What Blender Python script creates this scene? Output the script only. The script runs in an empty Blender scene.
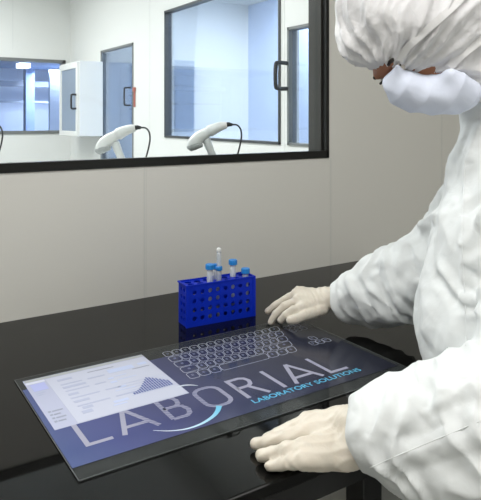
import bpy, bmesh, math, random
import numpy as np
from mathutils import Vector, Matrix
from mathutils.bvhtree import BVHTree
random.seed(7)
COL = bpy.context.scene.collection
PI = math.pi
# ------------------------------------------------------------------ camera frame (metres; z up, bench top at 0.90)
FPX, CXP, HZ = 610.0, 240.5, 117.0
YAW = math.atan(610/945.)
FW = Vector((math.sin(YAW), math.cos(YAW), 0)); RT = Vector((math.cos(YAW), -math.sin(YAW), 0))
EYE = Vector((0, 0, 1.45)); TOP = 0.90
YW = 1.722                                   # face of the wall behind the bench
def C(px, py, Z):                            # a measured point of the place at distance Z
    return EYE + FW*Z + RT*((px-CXP)/FPX*Z) + Vector((0, 0, -(py-HZ)/FPX*Z))
def unit(v): v = Vector(v); return v.normalized()

# ------------------------------------------------------------------ materials
def mat(name, col, rough=.5, metal=0, spec=.5, bump=None, alpha=1, trans=0, emit=None, noise=None, coat=0, sub=0, ior=1.5):
    m = bpy.data.materials.new(name); m.use_nodes = True
    nt = m.node_tree; b = nt.nodes['Principled BSDF']
    b.inputs['Base Color'].default_value = (*col, 1); b.inputs['Roughness'].default_value = rough
    b.inputs['Metallic'].default_value = metal; b.inputs['Specular IOR Level'].default_value = spec
    b.inputs['Alpha'].default_value = alpha; b.inputs['Transmission Weight'].default_value = trans
    b.inputs['Coat Weight'].default_value = coat; b.inputs['IOR'].default_value = ior
    if sub:
        b.inputs['Subsurface Weight'].default_value = sub; b.inputs['Subsurface Radius'].default_value = (.02, .012, .008)
    if emit:
        b.inputs['Emission Color'].default_value = (*emit[0], 1); b.inputs['Emission Strength'].default_value = emit[1]
    tc = nt.nodes.new('ShaderNodeTexCoord')
    if noise:                                # (scale, amount) gentle mottling of the base colour
        n = nt.nodes.new('ShaderNodeTexNoise'); n.inputs['Scale'].default_value = noise[0]; n.inputs['Detail'].default_value = 4
        nt.links.new(tc.outputs['Object'], n.inputs['Vector'])
        r = nt.nodes.new('ShaderNodeMapRange'); r.inputs['To Min'].default_value = 1-noise[1]; r.inputs['To Max'].default_value = 1+noise[1]
        nt.links.new(n.outputs['Fac'], r.inputs['Value'])
        x = nt.nodes.new('ShaderNodeVectorMath'); x.operation = 'SCALE'; x.inputs[0].default_value = col
        nt.links.new(r.outputs['Result'], x.inputs['Scale']); nt.links.new(x.outputs['Vector'], b.inputs['Base Color'])
    if bump:                                 # list of (kind, scale, strength, distance)
        prev = None
        for kind, sc, st, di in bump:
            if kind == 'voronoi':
                t = nt.nodes.new('ShaderNodeTexVoronoi'); t.inputs['Scale'].default_value = sc; out = t.outputs['Distance']
            else:
                t = nt.nodes.new('ShaderNodeTexNoise'); t.inputs['Scale'].default_value = sc; t.inputs['Detail'].default_value = 3; out = t.outputs['Fac']
                t.inputs['Distortion'].default_value = .8
            nt.links.new(tc.outputs['Object'], t.inputs['Vector'])
            bp = nt.nodes.new('ShaderNodeBump'); bp.inputs['Strength'].default_value = st; bp.inputs['Distance'].default_value = di
            nt.links.new(out, bp.inputs['Height'])
            if prev: nt.links.new(prev.outputs['Normal'], bp.inputs['Normal'])
            prev = bp
        nt.links.new(prev.outputs['Normal'], b.inputs['Normal'])
    return m
def thin_glass(name, tint, refl=.08, rough=0.0):
    m = bpy.data.materials.new(name); m.use_nodes = True; nt = m.node_tree
    for n in list(nt.nodes):
        if n.type == 'BSDF_PRINCIPLED': nt.nodes.remove(n)
    out = [n for n in nt.nodes if n.type == 'OUTPUT_MATERIAL'][0]
    t = nt.nodes.new('ShaderNodeBsdfTransparent'); t.inputs['Color'].default_value = (*tint, 1)
    g = nt.nodes.new('ShaderNodeBsdfGlossy'); g.inputs['Roughness'].default_value = rough; g.inputs['Color'].default_value = (.9, .93, .97, 1)
    x = nt.nodes.new('ShaderNodeMixShader')
    lw = nt.nodes.new('ShaderNodeLayerWeight'); lw.inputs['Blend'].default_value = .12
    mm = nt.nodes.new('ShaderNodeMath'); mm.operation = 'MULTIPLY_ADD'; mm.inputs[1].default_value = .6; mm.inputs[2].default_value = refl
    nt.links.new(lw.outputs['Fresnel'], mm.inputs[0]); nt.links.new(mm.outputs[0], x.inputs['Fac'])
    nt.links.new(t.outputs[0], x.inputs[1]); nt.links.new(g.outputs[0], x.inputs[2]); nt.links.new(x.outputs[0], out.inputs['Surface'])
    return m
M = dict(
 wall=mat('wall_panel_grey', (.71,.70,.655), .38, spec=.25, noise=(1.3,.02)),
 seam=mat('panel_joint', (.66,.66,.62), .5),
 white=mat('clean_room_white', (.75,.755,.735), .45, spec=.3, noise=(.8,.015)),
 whitejoint=mat('white_panel_joint', (.66,.67,.66), .5),
 blackframe=mat('black_window_frame', (.007,.007,.006), .35, spec=.35),
 reveal=mat('dark_reveal', (.035,.034,.03), .3, spec=.4),
 greyframe=mat('grey_window_frame', (.16,.17,.17), .4),
 darkframe=mat('dark_window_frame', (.045,.05,.055), .4),
 glass=thin_glass('window_glass', (.97,.985,.98), .015),
 blueglass=thin_glass('bluish_window_glass', (.88,.93,1), .02),
 greyglass=thin_glass('grey_window_glass', (.74,.79,.86), .04),
 bench=mat('gloss_black_benchtop', (.0045,.0045,.0042), .035, spec=.19, ior=1.5),
 benchedge=mat('black_bench_edge', (.006,.006,.006), .25, spec=.5),
 leg=mat('black_leg_metal', (.012,.012,.012), .3),
 floor=mat('grey_vinyl_floor', (.30,.31,.30), .35, noise=(3,.04)),
 ceil=mat('ceiling_white', (.8,.8,.78), .7),
 lamp=mat('lamp_diffuser', (.9,.9,.9), .5, emit=((1,1,1), 2.0)),
 rack=mat('blue_rack_plastic', (.002,.026,.52), .45, spec=.22, noise=(20,.06)),
 cap=mat('sky_blue_cap', (.02,.24,.66), .4, spec=.4),
 tube=mat('clear_tube_plastic', (.72,.78,.84), .15, alpha=.42),
 liquid=mat('tube_contents', (.55,.62,.7), .3, alpha=.6),
 tyvek=mat('white_coverall_fabric', (.735,.755,.755), .6, spec=.28, bump=[('voronoi',9,.16,.010),('noise',22,.22,.006)]),
 hood=mat('white_hood_fabric', (.76,.75,.76), .5, spec=.35, bump=[('voronoi',17,.35,.008),('noise',45,.4,.005)]),
 mask=mat('pale_blue_mask_fabric', (.70,.74,.86), .75, spec=.15, bump=[('noise',60,.15,.002)]),
 tie=mat('white_tie_fabric', (.80,.79,.79), .7, spec=.2),
 glove=mat('cream_latex', (.66,.60,.51), .42, spec=.35, sub=.08, bump=[('noise',38,.35,.004),('noise',130,.2,.001)]),
 skin=mat('brown_skin', (.33,.14,.075), .5, spec=.35, sub=.05),
 hair=mat('black_hair', (.016,.01,.008), .5, bump=[('noise',220,.6,.002)]),
 eye=mat('eye_white', (.6,.55,.5), .2), iris=mat('dark_iris', (.02,.01,.008), .1),
 shoe=mat('white_overshoe', (.75,.76,.77), .6),
 device=mat('white_device_plastic', (.74,.75,.74), .35, spec=.4),
 devgrey=mat('grey_device_plastic', (.34,.36,.36), .4),
 cable=mat('dark_cable', (.02,.022,.024), .5), stand=mat('pale_stand', (.66,.68,.68), .4),
 counter=mat('white_counter', (.72,.73,.72), .4),
 red=mat('red_plastic', (.42,.14,.11), .4),
 navy=mat('blue_grey_panel', (.34,.40,.50), .5), midblue=mat('pale_blue_panel', (.60,.69,.88), .6),
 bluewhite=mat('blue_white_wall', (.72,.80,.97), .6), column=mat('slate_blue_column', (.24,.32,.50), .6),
 beam=mat('grey_blue_beam', (.33,.38,.50), .6),
)
# ------------------------------------------------------------------ mesh helpers
def new_obj(name, me, m=None, parent=None, smooth=False):
    o = bpy.data.objects.new(name, me); COL.objects.link(o)
    if m is not None:
        me.materials.append(M[m] if isinstance(m, str) else m)
    if smooth:
        me.polygons.foreach_set('use_smooth', [True]*len(me.polygons))
    if parent is not None: o.parent = parent
    return o
def tag(o, label, cat, group=None):
    o['label'] = label; o['category'] = cat
    if group: o['group'] = group
    return o
def empty(name, loc=(0,0,0), rz=0):
    o = bpy.data.objects.new(name, None); o.location = loc; o.rotation_euler = (0,0,rz); o.empty_display_size = .05
    COL.objects.link(o); return o
class MB:
    def __init__(s): s.v = []; s.f = []
    def add(s, vs, fs):
        n = len(s.v); s.v += [tuple(v) for v in vs]; s.f += [tuple(i+n for i in f) for f in fs]
    def box(s, a, b, mx=None):
        x0,y0,z0 = a; x1,y1,z1 = b
        vs = [Vector(v) for v in ((x0,y0,z0),(x1,y0,z0),(x1,y1,z0),(x0,y1,z0),(x0,y0,z1),(x1,y0,z1),(x1,y1,z1),(x0,y1,z1))]
        if mx is not None: vs = [mx @ v for v in vs]
        s.add(vs, [(0,3,2,1),(4,5,6,7),(0,1,5,4),(1,2,6,5),(2,3,7,6),(3,0,4,7)]); return s
    def quad(s, a, b, c, d): s.add([a,b,c,d], [(0,1,2,3)]); return s
    def lathe(s, prof, n=20, mx=None, caps=True):
        vs = []
        for r, z in prof:
            for k in range(n):
                a = 2*PI*k/n; v = Vector((r*math.cos(a), r*math.sin(a), z)); vs.append(mx @ v if mx is not None else v)
        fs = [(i*n+k, i*n+(k+1)%n, (i+1)*n+(k+1)%n, (i+1)*n+k) for i in range(len(prof)-1) for k in range(n)]
        if caps: fs += [tuple(range(n))[::-1], tuple((len(prof)-1)*n+k for k in range(n))]
        s.add(vs, fs); return s
    def tube(s, pts, r, n=10, caps=True):
        pts = [Vector(p) for p in pts]; m = len(pts); rs = r if hasattr(r, '__len__') else [r]*m
        up = None; vs = []
        for i in range(m):
            t = (pts[min(i+1,m-1)]-pts[max(i-1,0)]).normalized()
            if up is None:
                up = t.orthogonal().normalized()
            u = (up - t*up.dot(t)).normalized(); up = u; w = t.cross(u)
            for k in range(n):
                a = 2*PI*k/n; vs.append(pts[i] + (u*math.cos(a)+w*math.sin(a))*rs[i])
        fs = [(i*n+k, i*n+(k+1)%n, (i+1)*n+(k+1)%n, (i+1)*n+k) for i in range(m-1) for k in range(n)]
        if caps: fs += [tuple(range(n))[::-1], tuple((m-1)*n+k for k in range(n))]
        s.add(vs, fs); return s
    def build(s, name, m, parent=None, smooth=False, bevel=0, mx=None):
        me = bpy.data.meshes.new(name); me.from_pydata(s.v, [], s.f)
        bm = bmesh.new(); bm.from_mesh(me)
        bmesh.ops.recalc_face_normals(bm, faces=bm.faces[:])
        if bevel: bmesh.ops.bevel(bm, geom=bm.edges[:], offset=bevel, segments=2, affect='EDGES', profile=.6)
        bm.to_mesh(me); bm.free(); me.update()
        o = new_obj(name, me, m, parent, smooth)
        return o
def spline(P, n=8):
    P = [Vector(p) for p in P]; out = []
    for i in range(len(P)-1):
        a = P[max(i-1,0)]; b = P[i]; c = P[i+1]; d = P[min(i+2,len(P)-1)]
        for k in range(n):
            t = k/n
            out.append(.5*((2*b)+(c-a)*t+(2*a-5*b+4*c-d)*t*t+(3*b-a-3*c+d)*t*t*t))
    out.append(P[-1]); return out
def struct(o): o['kind'] = 'structure'; return o
def sbox(name, a, b, m, bevel=0):
    return struct(MB().box(a, b).build(name, m, bevel=bevel))
def hole_wall(name, axis, c0, c1, a0, a1, z0, z1, holes, m):
    """a wall slab between c0..c1 on its thin axis, a0..a1 along, with rectangular openings (a,b,zl,zh)"""
    xs = sorted({a0,a1,*[h[0] for h in holes],*[h[1] for h in holes]}); zs = sorted({z0,z1,*[h[2] for h in holes],*[h[3] for h in holes]})
    mb = MB()
    for i in range(len(xs)-1):
        for j in range(len(zs)-1):
            cx = (xs[i]+xs[i+1])/2; cz = (zs[j]+zs[j+1])/2
            if any(h[0]<cx<h[1] and h[2]<cz<h[3] for h in holes): continue
            if axis == 'y': mb.box((xs[i],c0,zs[j]),(xs[i+1],c1,zs[j+1]))
            else: mb.box((c0,xs[i],zs[j]),(c1,xs[i+1],zs[j+1]))
    return struct(mb.build(name, m))
# ------------------------------------------------------------------ signed-distance modelling (bodies, cloth, gloves)
def cap_d(P, a, b, ra, rb, sc=None):
    a = np.array(a, dtype=np.float32); b = np.array(b, dtype=np.float32); ab = b-a
    t = np.clip(((P-a)@ab)/max(float(ab@ab),1e-9), 0, 1)
    q = P-(a+t[:,None]*ab)
    return np.sqrt((q*q).sum(1))-(ra+(rb-ra)*t)
def ell_d(P, c, ax, r):                       # ax: 3 unit vectors, r: 3 radii
    A = np.array([list(v) for v in ax], dtype=np.float32); q = (P-np.array(c, dtype=np.float32))@A.T
    r = np.array(r, dtype=np.float32); k0 = np.sqrt(((q/r)**2).sum(1)); k1 = np.sqrt(((q/(r*r))**2).sum(1))+1e-9
    return k0*(k0-1)/k1
def smin(a, b, k):
    h = np.clip(.5+.5*(b-a)/k, 0, 1); return b+(a-b)*h-k*h*(1-h)
def smax(a, b, k): return -smin(-a, -b, k)
def surface(fn, lo, hi, res):
    lo = np.array(lo, dtype=np.float32); hi = np.array(hi, dtype=np.float32)
    n = np.ceil((hi-lo)/res).astype(int)+1
    gx, gy, gz = [lo[i]+res*np.arange(n[i], dtype=np.float32) for i in range(3)]
    S = np.empty(tuple(n), dtype=np.float32)
    for i0 in range(0, n[0], 16):
        G = np.stack(np.meshgrid(gx[i0:i0+16], gy, gz, indexing='ij'), -1).reshape(-1,3)
        S[i0:i0+16] = fn(G).reshape(-1, n[1], n[2])
    N = np.array(n)-1
    inside = S < 0
    cnt = np.zeros(tuple(N), np.int32); acc = np.zeros(tuple(N)+(3,), np.float32)
    def sl(o): return tuple(slice(o[i], o[i]+N[i]) for i in range(3))
    corners = [(i,j,k) for i in (0,1) for j in (0,1) for k in (0,1)]
    for c in corners:
        for ax in range(3):
            if c[ax]: continue
            d = list(c); d[ax] = 1
            a = S[sl(c)]; b = S[sl(d)]; x = (a<0)!=(b<0)
            t = np.where(x, a/np.where(x, a-b, 1), 0)
            cnt += x
            for m in range(3):
                acc[...,m] += np.where(x, (c[m] + (t if m==ax else 0)), 0)
    act = cnt > 0; idx = -np.ones(tuple(N), np.int64); idx[act] = np.arange(act.sum())
    ijk = np.argwhere(act).astype(np.float32)
    V = lo+res*(ijk+acc[act]/cnt[act][:,None])
    F = []
    for ax in range(3):
        o1, o2 = [(1,2),(2,0),(0,1)][ax]
        s0 = [slice(1,N[i]) for i in range(3)]; s0[ax] = slice(0,N[ax])
        s1 = list(s0); s1[ax] = slice(1,N[ax]+1)
        a = inside[tuple(s0)]; b = inside[tuple(s1)]
        cross = np.argwhere(a!=b); flip = a[tuple(cross.T)]
        base = cross.copy()
        for i in range(3):
            if i != ax: base[:,i] += 1
        def at(d1, d2):
            q = base.copy(); q[:,o1] -= d1; q[:,o2] -= d2; return idx[tuple(q.T)]
        q = np.stack([at(1,1), at(0,1), at(0,0), at(1,0)], 1)
        q[~flip] = q[~flip][:,::-1]; F.append(q)
    F = np.concatenate(F); F = F[(F>=0).all(1)]
    return V.astype(np.float64), F
def smooth(V, F, it, lam=.5):
    E = np.concatenate([F[:,[0,1]],F[:,[1,2]],F[:,[2,3]],F[:,[3,0]]]); E = np.concatenate([E, E[:,::-1]])
    deg = np.bincount(E[:,0], minlength=len(V))[:,None]
    for _ in range(it):
        A = np.stack([np.bincount(E[:,0], V[E[:,1],k], minlength=len(V)) for k in range(3)], 1)/np.maximum(deg,1)
        V = V+lam*(A-V)
    return V
def subdiv(V, F):
    E = np.sort(np.concatenate([F[:,[0,1]],F[:,[1,2]],F[:,[2,3]],F[:,[3,0]]]), 1)
    U, inv = np.unique(E, axis=0, return_inverse=True); inv = inv.reshape(4, -1)
    n = len(V); m = len(U)
    V2 = np.concatenate([V, V[U].mean(1), V[F].mean(1)])
    e = [inv[i]+n for i in range(4)]; c = np.arange(len(F))+n+m
    F2 = np.concatenate([np.stack([F[:,0],e[0],c,e[3]],1), np.stack([e[0],F[:,1],e[1],c],1), np.stack([c,e[1],F[:,2],e[2]],1), np.stack([e[3],c,e[2],F[:,3]],1)])
    return V2, F2
def vnormals(V, F):
    d1 = V[F[:,2]]-V[F[:,0]]; d2 = V[F[:,3]]-V[F[:,1]]; n = np.cross(d1, d2); N = np.zeros_like(V)
    for i in range(4):
        for k in range(3): N[:,k] += np.bincount(F[:,i], n[:,k], minlength=len(V))
    return N/np.maximum(np.linalg.norm(N, axis=1, keepdims=True), 1e-12)
def np_obj(name, V, F, m, parent):
    me = bpy.data.meshes.new(name); me.from_pydata(V.tolist(), [], F.tolist()); me.update()
    return new_obj(name, me, m, parent, True)
RNG = np.random.RandomState(5)
def tri(x): return np.abs((x % 1.0)-.5)*2
def sine_noise(P, freq, seed, n=5):
    r = np.random.RandomState(seed); o = np.zeros(len(P))
    for _ in range(n):
        k = r.normal(size=3); k *= freq*(.6+.8*r.rand())/np.linalg.norm(k); o += np.sin(P@k*2*PI+r.rand()*6.28)
    return o/n
def crumple(P, scales, seed=1):
    """paper-like cloth folds: flat facets meeting in sharp creases, bent and faded in and out by slow waves"""
    r = np.random.RandomState(seed); W = P+.030*np.stack([sine_noise(P, 4, seed+11+i) for i in range(3)], 1)
    o = np.zeros(len(P))
    for lam, amp in scales:
        for j in range(3):
            k = r.normal(size=3); k /= np.linalg.norm(k)*lam
            g = np.clip(.45+1.6*sine_noise(P, .45/lam, seed+100+j+int(lam*1e4)), 0, 1)
            w = tri(W@k+r.rand()); o += amp*g*((1-w)**1.15-.42)
    return o

# ================================================================== THE SETTING
WB = 1.80                                    # back face of the dividing wall
X0, X1 = -1.6, 3.3; Yb = -1.6; ZC = 3.0
wx0, wx1, wz0, wz1 = -1.0, 1.500, 1.299, 2.35
hole_wall('wall_back', 'y', YW, WB, X0, X1, 0, ZC, [(wx0,wx1,wz0,wz1)], 'wall')
# front window: deep black frame, one pane
w = empty('window_1', (0,0,0)); struct(w)
mb = MB(); fy = YW-.004
mb.box((wx0,fy,wz0),(wx1,YW+.02,wz0+.027)).box((wx0,fy,wz1-.03),(wx1,YW+.02,wz1))
mb.box((wx0,fy,wz0),(wx0+.03,YW+.02,wz1)).box((wx1-.014,fy,wz0),(wx1,YW+.02,wz1))
struct(mb.build('window_frame', 'blackframe', w, bevel=.0015))
mb = MB()
mb.box((wx0+.02,YW+.018,wz0),(wx1-.02,WB+.012,wz0+.022)).box((wx0+.02,YW+.018,wz1-.025),(wx1-.02,WB+.012,wz1))
mb.box((wx0,YW+.018,wz0),(wx0+.025,WB+.012,wz1)).box((wx1-.022,YW+.018,wz0),(wx1,WB+.012,wz1))
struct(mb.build('window_reveal', 'reveal', w))
mb = MB().box((wx0+.01,YW+.028,wz0+.01),(wx1-.01,YW+.034,wz1-.01)); struct(mb.build('window_pane', 'glass', w))
# panel joints in the wall: pale silicone beads
for i, (x, zt) in enumerate(((.763,wz0),(1.509,wz0),(2.132,ZC),(-.0,wz0),(-.75,wz0),(2.88,ZC))):
    if i == 3: continue
    mb = MB().box((x-.0022,YW-.0012,.0),(x+.0022,YW+.002,zt)).box((x+.006,YW-.0006,.0),(x+.0072,YW+.002,zt))
    struct(mb.build('trim_%d' % (i+1), 'seam'))
sbox('floor', (X0-.1,Yb-.1,-.06), (4.9,10.3,0), 'floor')
sbox('ceiling', (X0-.1,Yb-.1,ZC), (4.9,10.3,ZC+.06), 'ceil')
sbox('wall_left', (X0-.1,Yb,0), (X0,YW,ZC), 'wall'); sbox('wall_right', (X1,Yb,0), (X1+.1,WB,ZC), 'wall'); sbox('wall_front', (X0-.1,Yb-.1,0), (X1+.1,Yb,ZC), 'wall')
# ---- the clean room seen through the window
XS = 2.2; YF = 7.08; XL = -1.6
big = (2.96,4.55,1.283,2.32); small = (2.20,2.885,1.283,1.98); dr = (5.21,6.05,.0,2.13)
def zl(h): return h
hole_wall('wall_side', 'x', XS, XS+.08, WB, YF, 0, ZC, [big, small, dr], 'white')
farw = (-1.5, 2.14, 1.26, 2.11)
hole_wall('wall_far', 'y', YF, YF+.1, XL, 4.8, 0, ZC, [farw], 'white')
sbox('wall_outer', (XL-.1,WB,0), (XL,10.2,ZC), 'white')
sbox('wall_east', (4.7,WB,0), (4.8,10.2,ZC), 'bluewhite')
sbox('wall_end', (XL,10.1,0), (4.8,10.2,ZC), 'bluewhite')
sbox('wall_near', (XS+.08,WB,0), (4.7,WB+.06,ZC), 'white')
def framed(name, ylo, yhi, z0, z1, fm, gm, t=.03, handle=None):
    e = empty(name, (XS,ylo,z0)); struct(e); L = yhi-ylo; H = z1-z0
    mb = MB().box((-.01,0,0),(.05,L,t)).box((-.01,0,H-t),(.05,L,H)).box((-.01,0,0),(.05,t,H)).box((-.01,L-t,0),(.05,L,H))
    struct(mb.build('window_frame', fm, e)); struct(MB().box((.015,t*.5,t*.5),(.021,L-t*.5,H-t*.5)).build('window_pane', gm, e))
    return e
e2 = framed('window_2', *big, 'darkframe', 'blueglass', .016)
e3 = framed('window_3', *small, 'greyframe', 'greyglass', .016)
e4 = empty('window_4', (farw[0],YF,farw[2])); struct(e4); L = farw[1]-farw[0]; H = farw[3]-farw[2]; t = .035
struct(MB().box((0,-.012,0),(L,.1,t)).box((0,-.012,H-t),(L,.1,H)).box((0,-.012,0),(t,.1,H)).box((L-t,-.012,0),(L,.1,H)).build('window_frame', 'greyframe', e4))
struct(MB().box((.01,.03,.01),(L-.01,.036,H-.01)).build('window_pane', 'blueglass', e4))
# black pull handle between the two windows (belongs to the big sliding pane)
def pull(parent, x, y, z0, z1, depth, r, name='door_handle'):
    pts = spline([(x,y,z0),(x-depth*.8,y,z0),(x-depth,y,z0+.02),(x-depth,y,z1-.02),(x-depth*.8,y,z1),(x,y,z1)], 5)
    o = MB().tube(pts, r, 10).build(name, 'cable', parent, True); struct(o); return o
pull(e2, -.008, -.075, .335, .485, .085, .0125)
# glazed door
d = empty('door_1', (XS,dr[0],0)); struct(d); L = dr[1]-dr[0]; H = dr[3]
struct(MB().box((-.008,0,.0),(.04,.016,H)).box((-.008,L-.025,0),(.04,L,H)).box((-.008,0,H-.02),(.04,L,H)).build('door_frame', 'greyframe', d))
struct(MB().box((.01,.025,.01),(.022,L-.025,H-.03)).build('door_pane', 'greyglass', d))
pull(d, .008, .09, 1.56, 1.72, .06, .008)
tg = MB().box((-.014,-.04,-.09),(-.0005,-.02,.07)).box((-.02,-.048,.05),(-.0005,-.012,.09)).build('door_release', 'red', None, bevel=.004)
tg.location = (XS, dr[0]-.01, 1.63); tag(tg, 'small red release handle on the white wall beside the glazed door', 'handle')
# pass-through hatch box projecting beside the door
pb = empty('pass_box', (XS,6.0,1.255)); tag(pb, 'white glazed hatch box sticking out from wall, left of the glazed door', 'hatch')
MB().box((-.245,0,0),(-.0005,.64,.76)).build('body', 'white', pb, bevel=.004)
MB().box((-.262,.01,.0),(-.246,.63,.05)).box((-.262,.01,.69),(-.246,.63,.75)).box((-.262,.01,.05),(-.246,.07,.69)).box((-.262,.57,.05),(-.246,.63,.69)).build('door', 'white', pb, bevel=.002)
MB().box((-.252,.07,.05),(-.248,.57,.69)).build('pane', mat('hatch_pane', (.30,.36,.44), .2), pb)
pull(pb, -.262, .05, .28, .42, .05, .010, 'handle').pop('kind', None)
# joints on the white walls
for i, (y, zt) in enumerate(((4.85,ZC),(2.92,1.0),(6.9,ZC))):
    struct(MB().box((XS-.0015,y,0),(XS+.001,y+.004,ZC)).build('trim_%d' % (i+10), 'whitejoint'))
for i, x in enumerate((.35,1.55)):
    struct(MB().box((x,YF-.0015,2.2),(x+.006,YF+.001,ZC)).build('trim_%d' % (i+15), 'whitejoint'))
# what stands beyond the glass
o = MB().box((-1.5,9.2,0),(-1.25,9.45,ZC)).build('trim_20', 'column'); struct(o)
o = MB().box((2.13,8.9,0),(2.25,9.05,ZC)).build('trim_21', 'column'); struct(o)
o = MB().box((XL,9.3,1.90),(4.6,9.42,1.98)).build('trim_22', 'beam'); struct(o)
o = MB().box((XL,9.32,1.66),(4.6,9.38,1.69)).build('trim_23', 'beam'); struct(o)
o = MB().box((XL,YF+.3,2.15),(4.6,9.2,2.20)).build('trim_24', 'column'); struct(o)
o = MB().box((2.27,8.2,0),(2.85,8.26,2.1)).build('partition', 'midblue', bevel=.004); tag(o, 'tall pale blue partition standing behind the far window', 'partition')
o = MB().box((2.35,6.9,0),(3.1,6.96,2.1)).box((2.37,6.89,.1),(2.71,6.90,2.05)).box((2.74,6.89,.1),(3.08,6.90,2.05)).build('reflection_panel', 'navy', bevel=.003); tag(o, 'tall blue-grey panel behind the glazed door, standing in for a dark reflection', 'reflection_panel')  # made-up panel, imitates the dark reflection in the door glass
o = MB().box((2.29,4.6,0),(2.50,4.66,1.93)).box((2.31,4.59,.1),(2.48,4.60,1.90)).build('partition', 'navy', bevel=.003); tag(o, 'blue-grey panel behind left edge of the big window, standing in for a dark reflection', 'partition')  # added panel, imitates the dark reflection at the left of the big pane
# notice sheet on the wall beyond
o = MB().box((4.69,4.3,1.45),(4.698,4.75,1.85)).build('notice_sheet', mat('notice_paper', (.62,.70,.86), .7), bevel=.001)
tag(o, 'pale notice sheet hanging on the bluish wall beyond the big window', 'notice')

# ---- lights
def area(name, loc, sx, sy, power, col=(1,1,1), rot=(0,0,0)):
    l = bpy.data.lights.new(name, 'AREA'); l.shape = 'RECTANGLE'; l.size = sx; l.size_y = sy; l.energy = power; l.color = col
    o = bpy.data.objects.new(name, l); o.location = loc; o.rotation_euler = rot; COL.objects.link(o); return o
def panel(x, y, sx, sy, power, col=(1,1,1), label='', group=None):
    o = empty('ceiling_light', (x,y,ZC-.03)); tag(o, label, 'light', group)
    MB().box((-sx/2-.03,-sy/2-.03,0),(-sx/2,sy/2+.03,.029)).box((sx/2,-sy/2-.03,0),(sx/2+.03,sy/2+.03,.029)).box((-sx/2,-sy/2-.03,0),(sx/2,-sy/2,.029)).box((-sx/2,sy/2,0),(sx/2,sy/2+.03,.029)).build('frame', 'white', o)
    MB().box((-sx/2,-sy/2,.008),(sx/2,sy/2,.014)).build('diffuser', 'lamp', o)
    area('lamp', (x,y,ZC-.05), sx, sy, power, col)
panel(-.35, .35, 1.2, 1.2, 30, (1,.99,.96), 'square ceiling light panel above the left of the black bench')
panel(1.4, -.5, 1.2, 1.2, 12, (1,.99,.97), 'square ceiling light panel behind the standing person')
for i, (x, y) in enumerate(((.3,3.4),(.3,5.6))):
    panel(x, y, 1.6, 1.2, 62, (.98,1,1), 'ceiling light panel in the white room, %s' % ('near the dividing window' if i == 0 else 'near the far wall'))
panel(4.0, 3.0, .9, 1.6, 95, (.92,.96,1), 'long ceiling light panel in the bluish side room')
panel(4.2, 5.2, .6, 1.0, 60, (.92,.96,1), 'smaller ceiling light panel deep in the bluish side room')
area('lamp', (2.7,8.5,2.08), .9, .9, 80, (.93,.96,1))  # bare lamp without a fitting, added under the slab to brighten the far room
# scene light in the far room seen as a bright fitting
o = MB().box((1.86,8.1,2.085),(2.0,8.3,2.149)).build('strip_light', 'lamp', bevel=.004); tag(o, 'bright strip light hanging beyond the far window', 'light')

# ================================================================== BENCH
bx0, bx1, by0, by1 = -1.25, 1.675, .745, YW-.001
bench = empty('lab_bench', ((bx0+bx1)/2, (by0+by1)/2, 0)); tag(bench, 'long glossy black laboratory bench standing against the grey wall', 'bench')
def rounded_slab(x0, x1, y0, y1, z0, z1, r):
    pts = [(x0,y0),(x1-r,y0)]+[(x1-r+r*math.sin(a*PI/16), y0+r-r*math.cos(a*PI/16)) for a in range(1,9)]+[(x1-r*.55+r*.55*math.cos(a*PI/16), y1-r*.55+r*.55*math.sin(a*PI/16)) for a in range(0,9)]+[(x0,y1)]
    n = len(pts); mb = MB(); mb.add([(x,y,z0) for x,y in pts]+[(x,y,z1) for x,y in pts], [tuple(range(n))[::-1], tuple(range(n,2*n))]+[(i,(i+1)%n,(i+1)%n+n,i+n) for i in range(n)])
    return mb
off = Vector((-bench.location.x, -bench.location.y, 0))
def shift(mb): mb.v = [tuple(Vector(v)+off) for v in mb.v]; return mb
bt = shift(rounded_slab(bx0,bx1,by0,by1,TOP-.022,TOP,.05)).build('worktop', 'bench', bench)
bv = bt.modifiers.new('edge', 'BEVEL'); bv.width = .004; bv.segments = 3; bv.limit_method = 'ANGLE'
shift(MB().box((bx0+.03,by0+.012,TOP-.066),(bx1-.03,by0+.042,TOP-.0225)).box((bx0+.03,by1-.05,TOP-.066),(bx1-.03,by1-.02,TOP-.0225)).box((bx0+.03,by0+.042,TOP-.066),(bx0+.06,by1-.05,TOP-.0225)).box((bx1-.06,by0+.042,TOP-.066),(bx1-.03,by1-.05,TOP-.0225))).build('apron', 'benchedge', bench, bevel=.002)
for x, y in ((bx0+.05,by0+.02),(.745,by0+.02),(bx1-.10,by0+.02),(bx0+.05,by1-.08),(.745,by1-.08),(bx1-.10,by1-.08)):
    lg = shift(MB().box((x,y,0.0),(x+.045,y+.045,TOP-.067))).build('leg', 'leg', bench, bevel=.003)

# ================================================================== TRANSPARENT DISPLAY SHEET
SX0, SX1, SY0, SY1 = .293, 1.030, .903, 1.322
ST = TOP+.0025
sh = empty('display_sheet', (SX0,SY0,TOP)); tag(sh, 'clear sheet on the black bench showing a keyboard, a document and large lettering', 'display')
def P2(mb): mb.v = [(v[0]-SX0, v[1]-SY0, v[2]-TOP) for v in mb.v]; return mb
clear = mat('clear_sheet', (.055,.06,.06), .04, spec=.16, alpha=.5)
P2(MB().box((SX0,SY0,TOP+.0004),(SX1,SY1,ST))).build('sheet', clear, sh)
rim = mat('sheet_edge', (.13,.14,.14), .3, alpha=.8)
e = .0009
P2(MB().box((SX0,SY0,ST-.0005),(SX1,SY0+e*1.2,ST+.0002)).box((SX0,SY1-e,ST-.0005),(SX1,SY1,ST+.0002)).box((SX0,SY0,ST-.0005),(SX0+e,SY1,ST+.0002)).box((SX1-e,SY0,ST-.0005),(SX1,SY1,ST+.0002))).build('sheet_edge', rim, sh)
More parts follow.
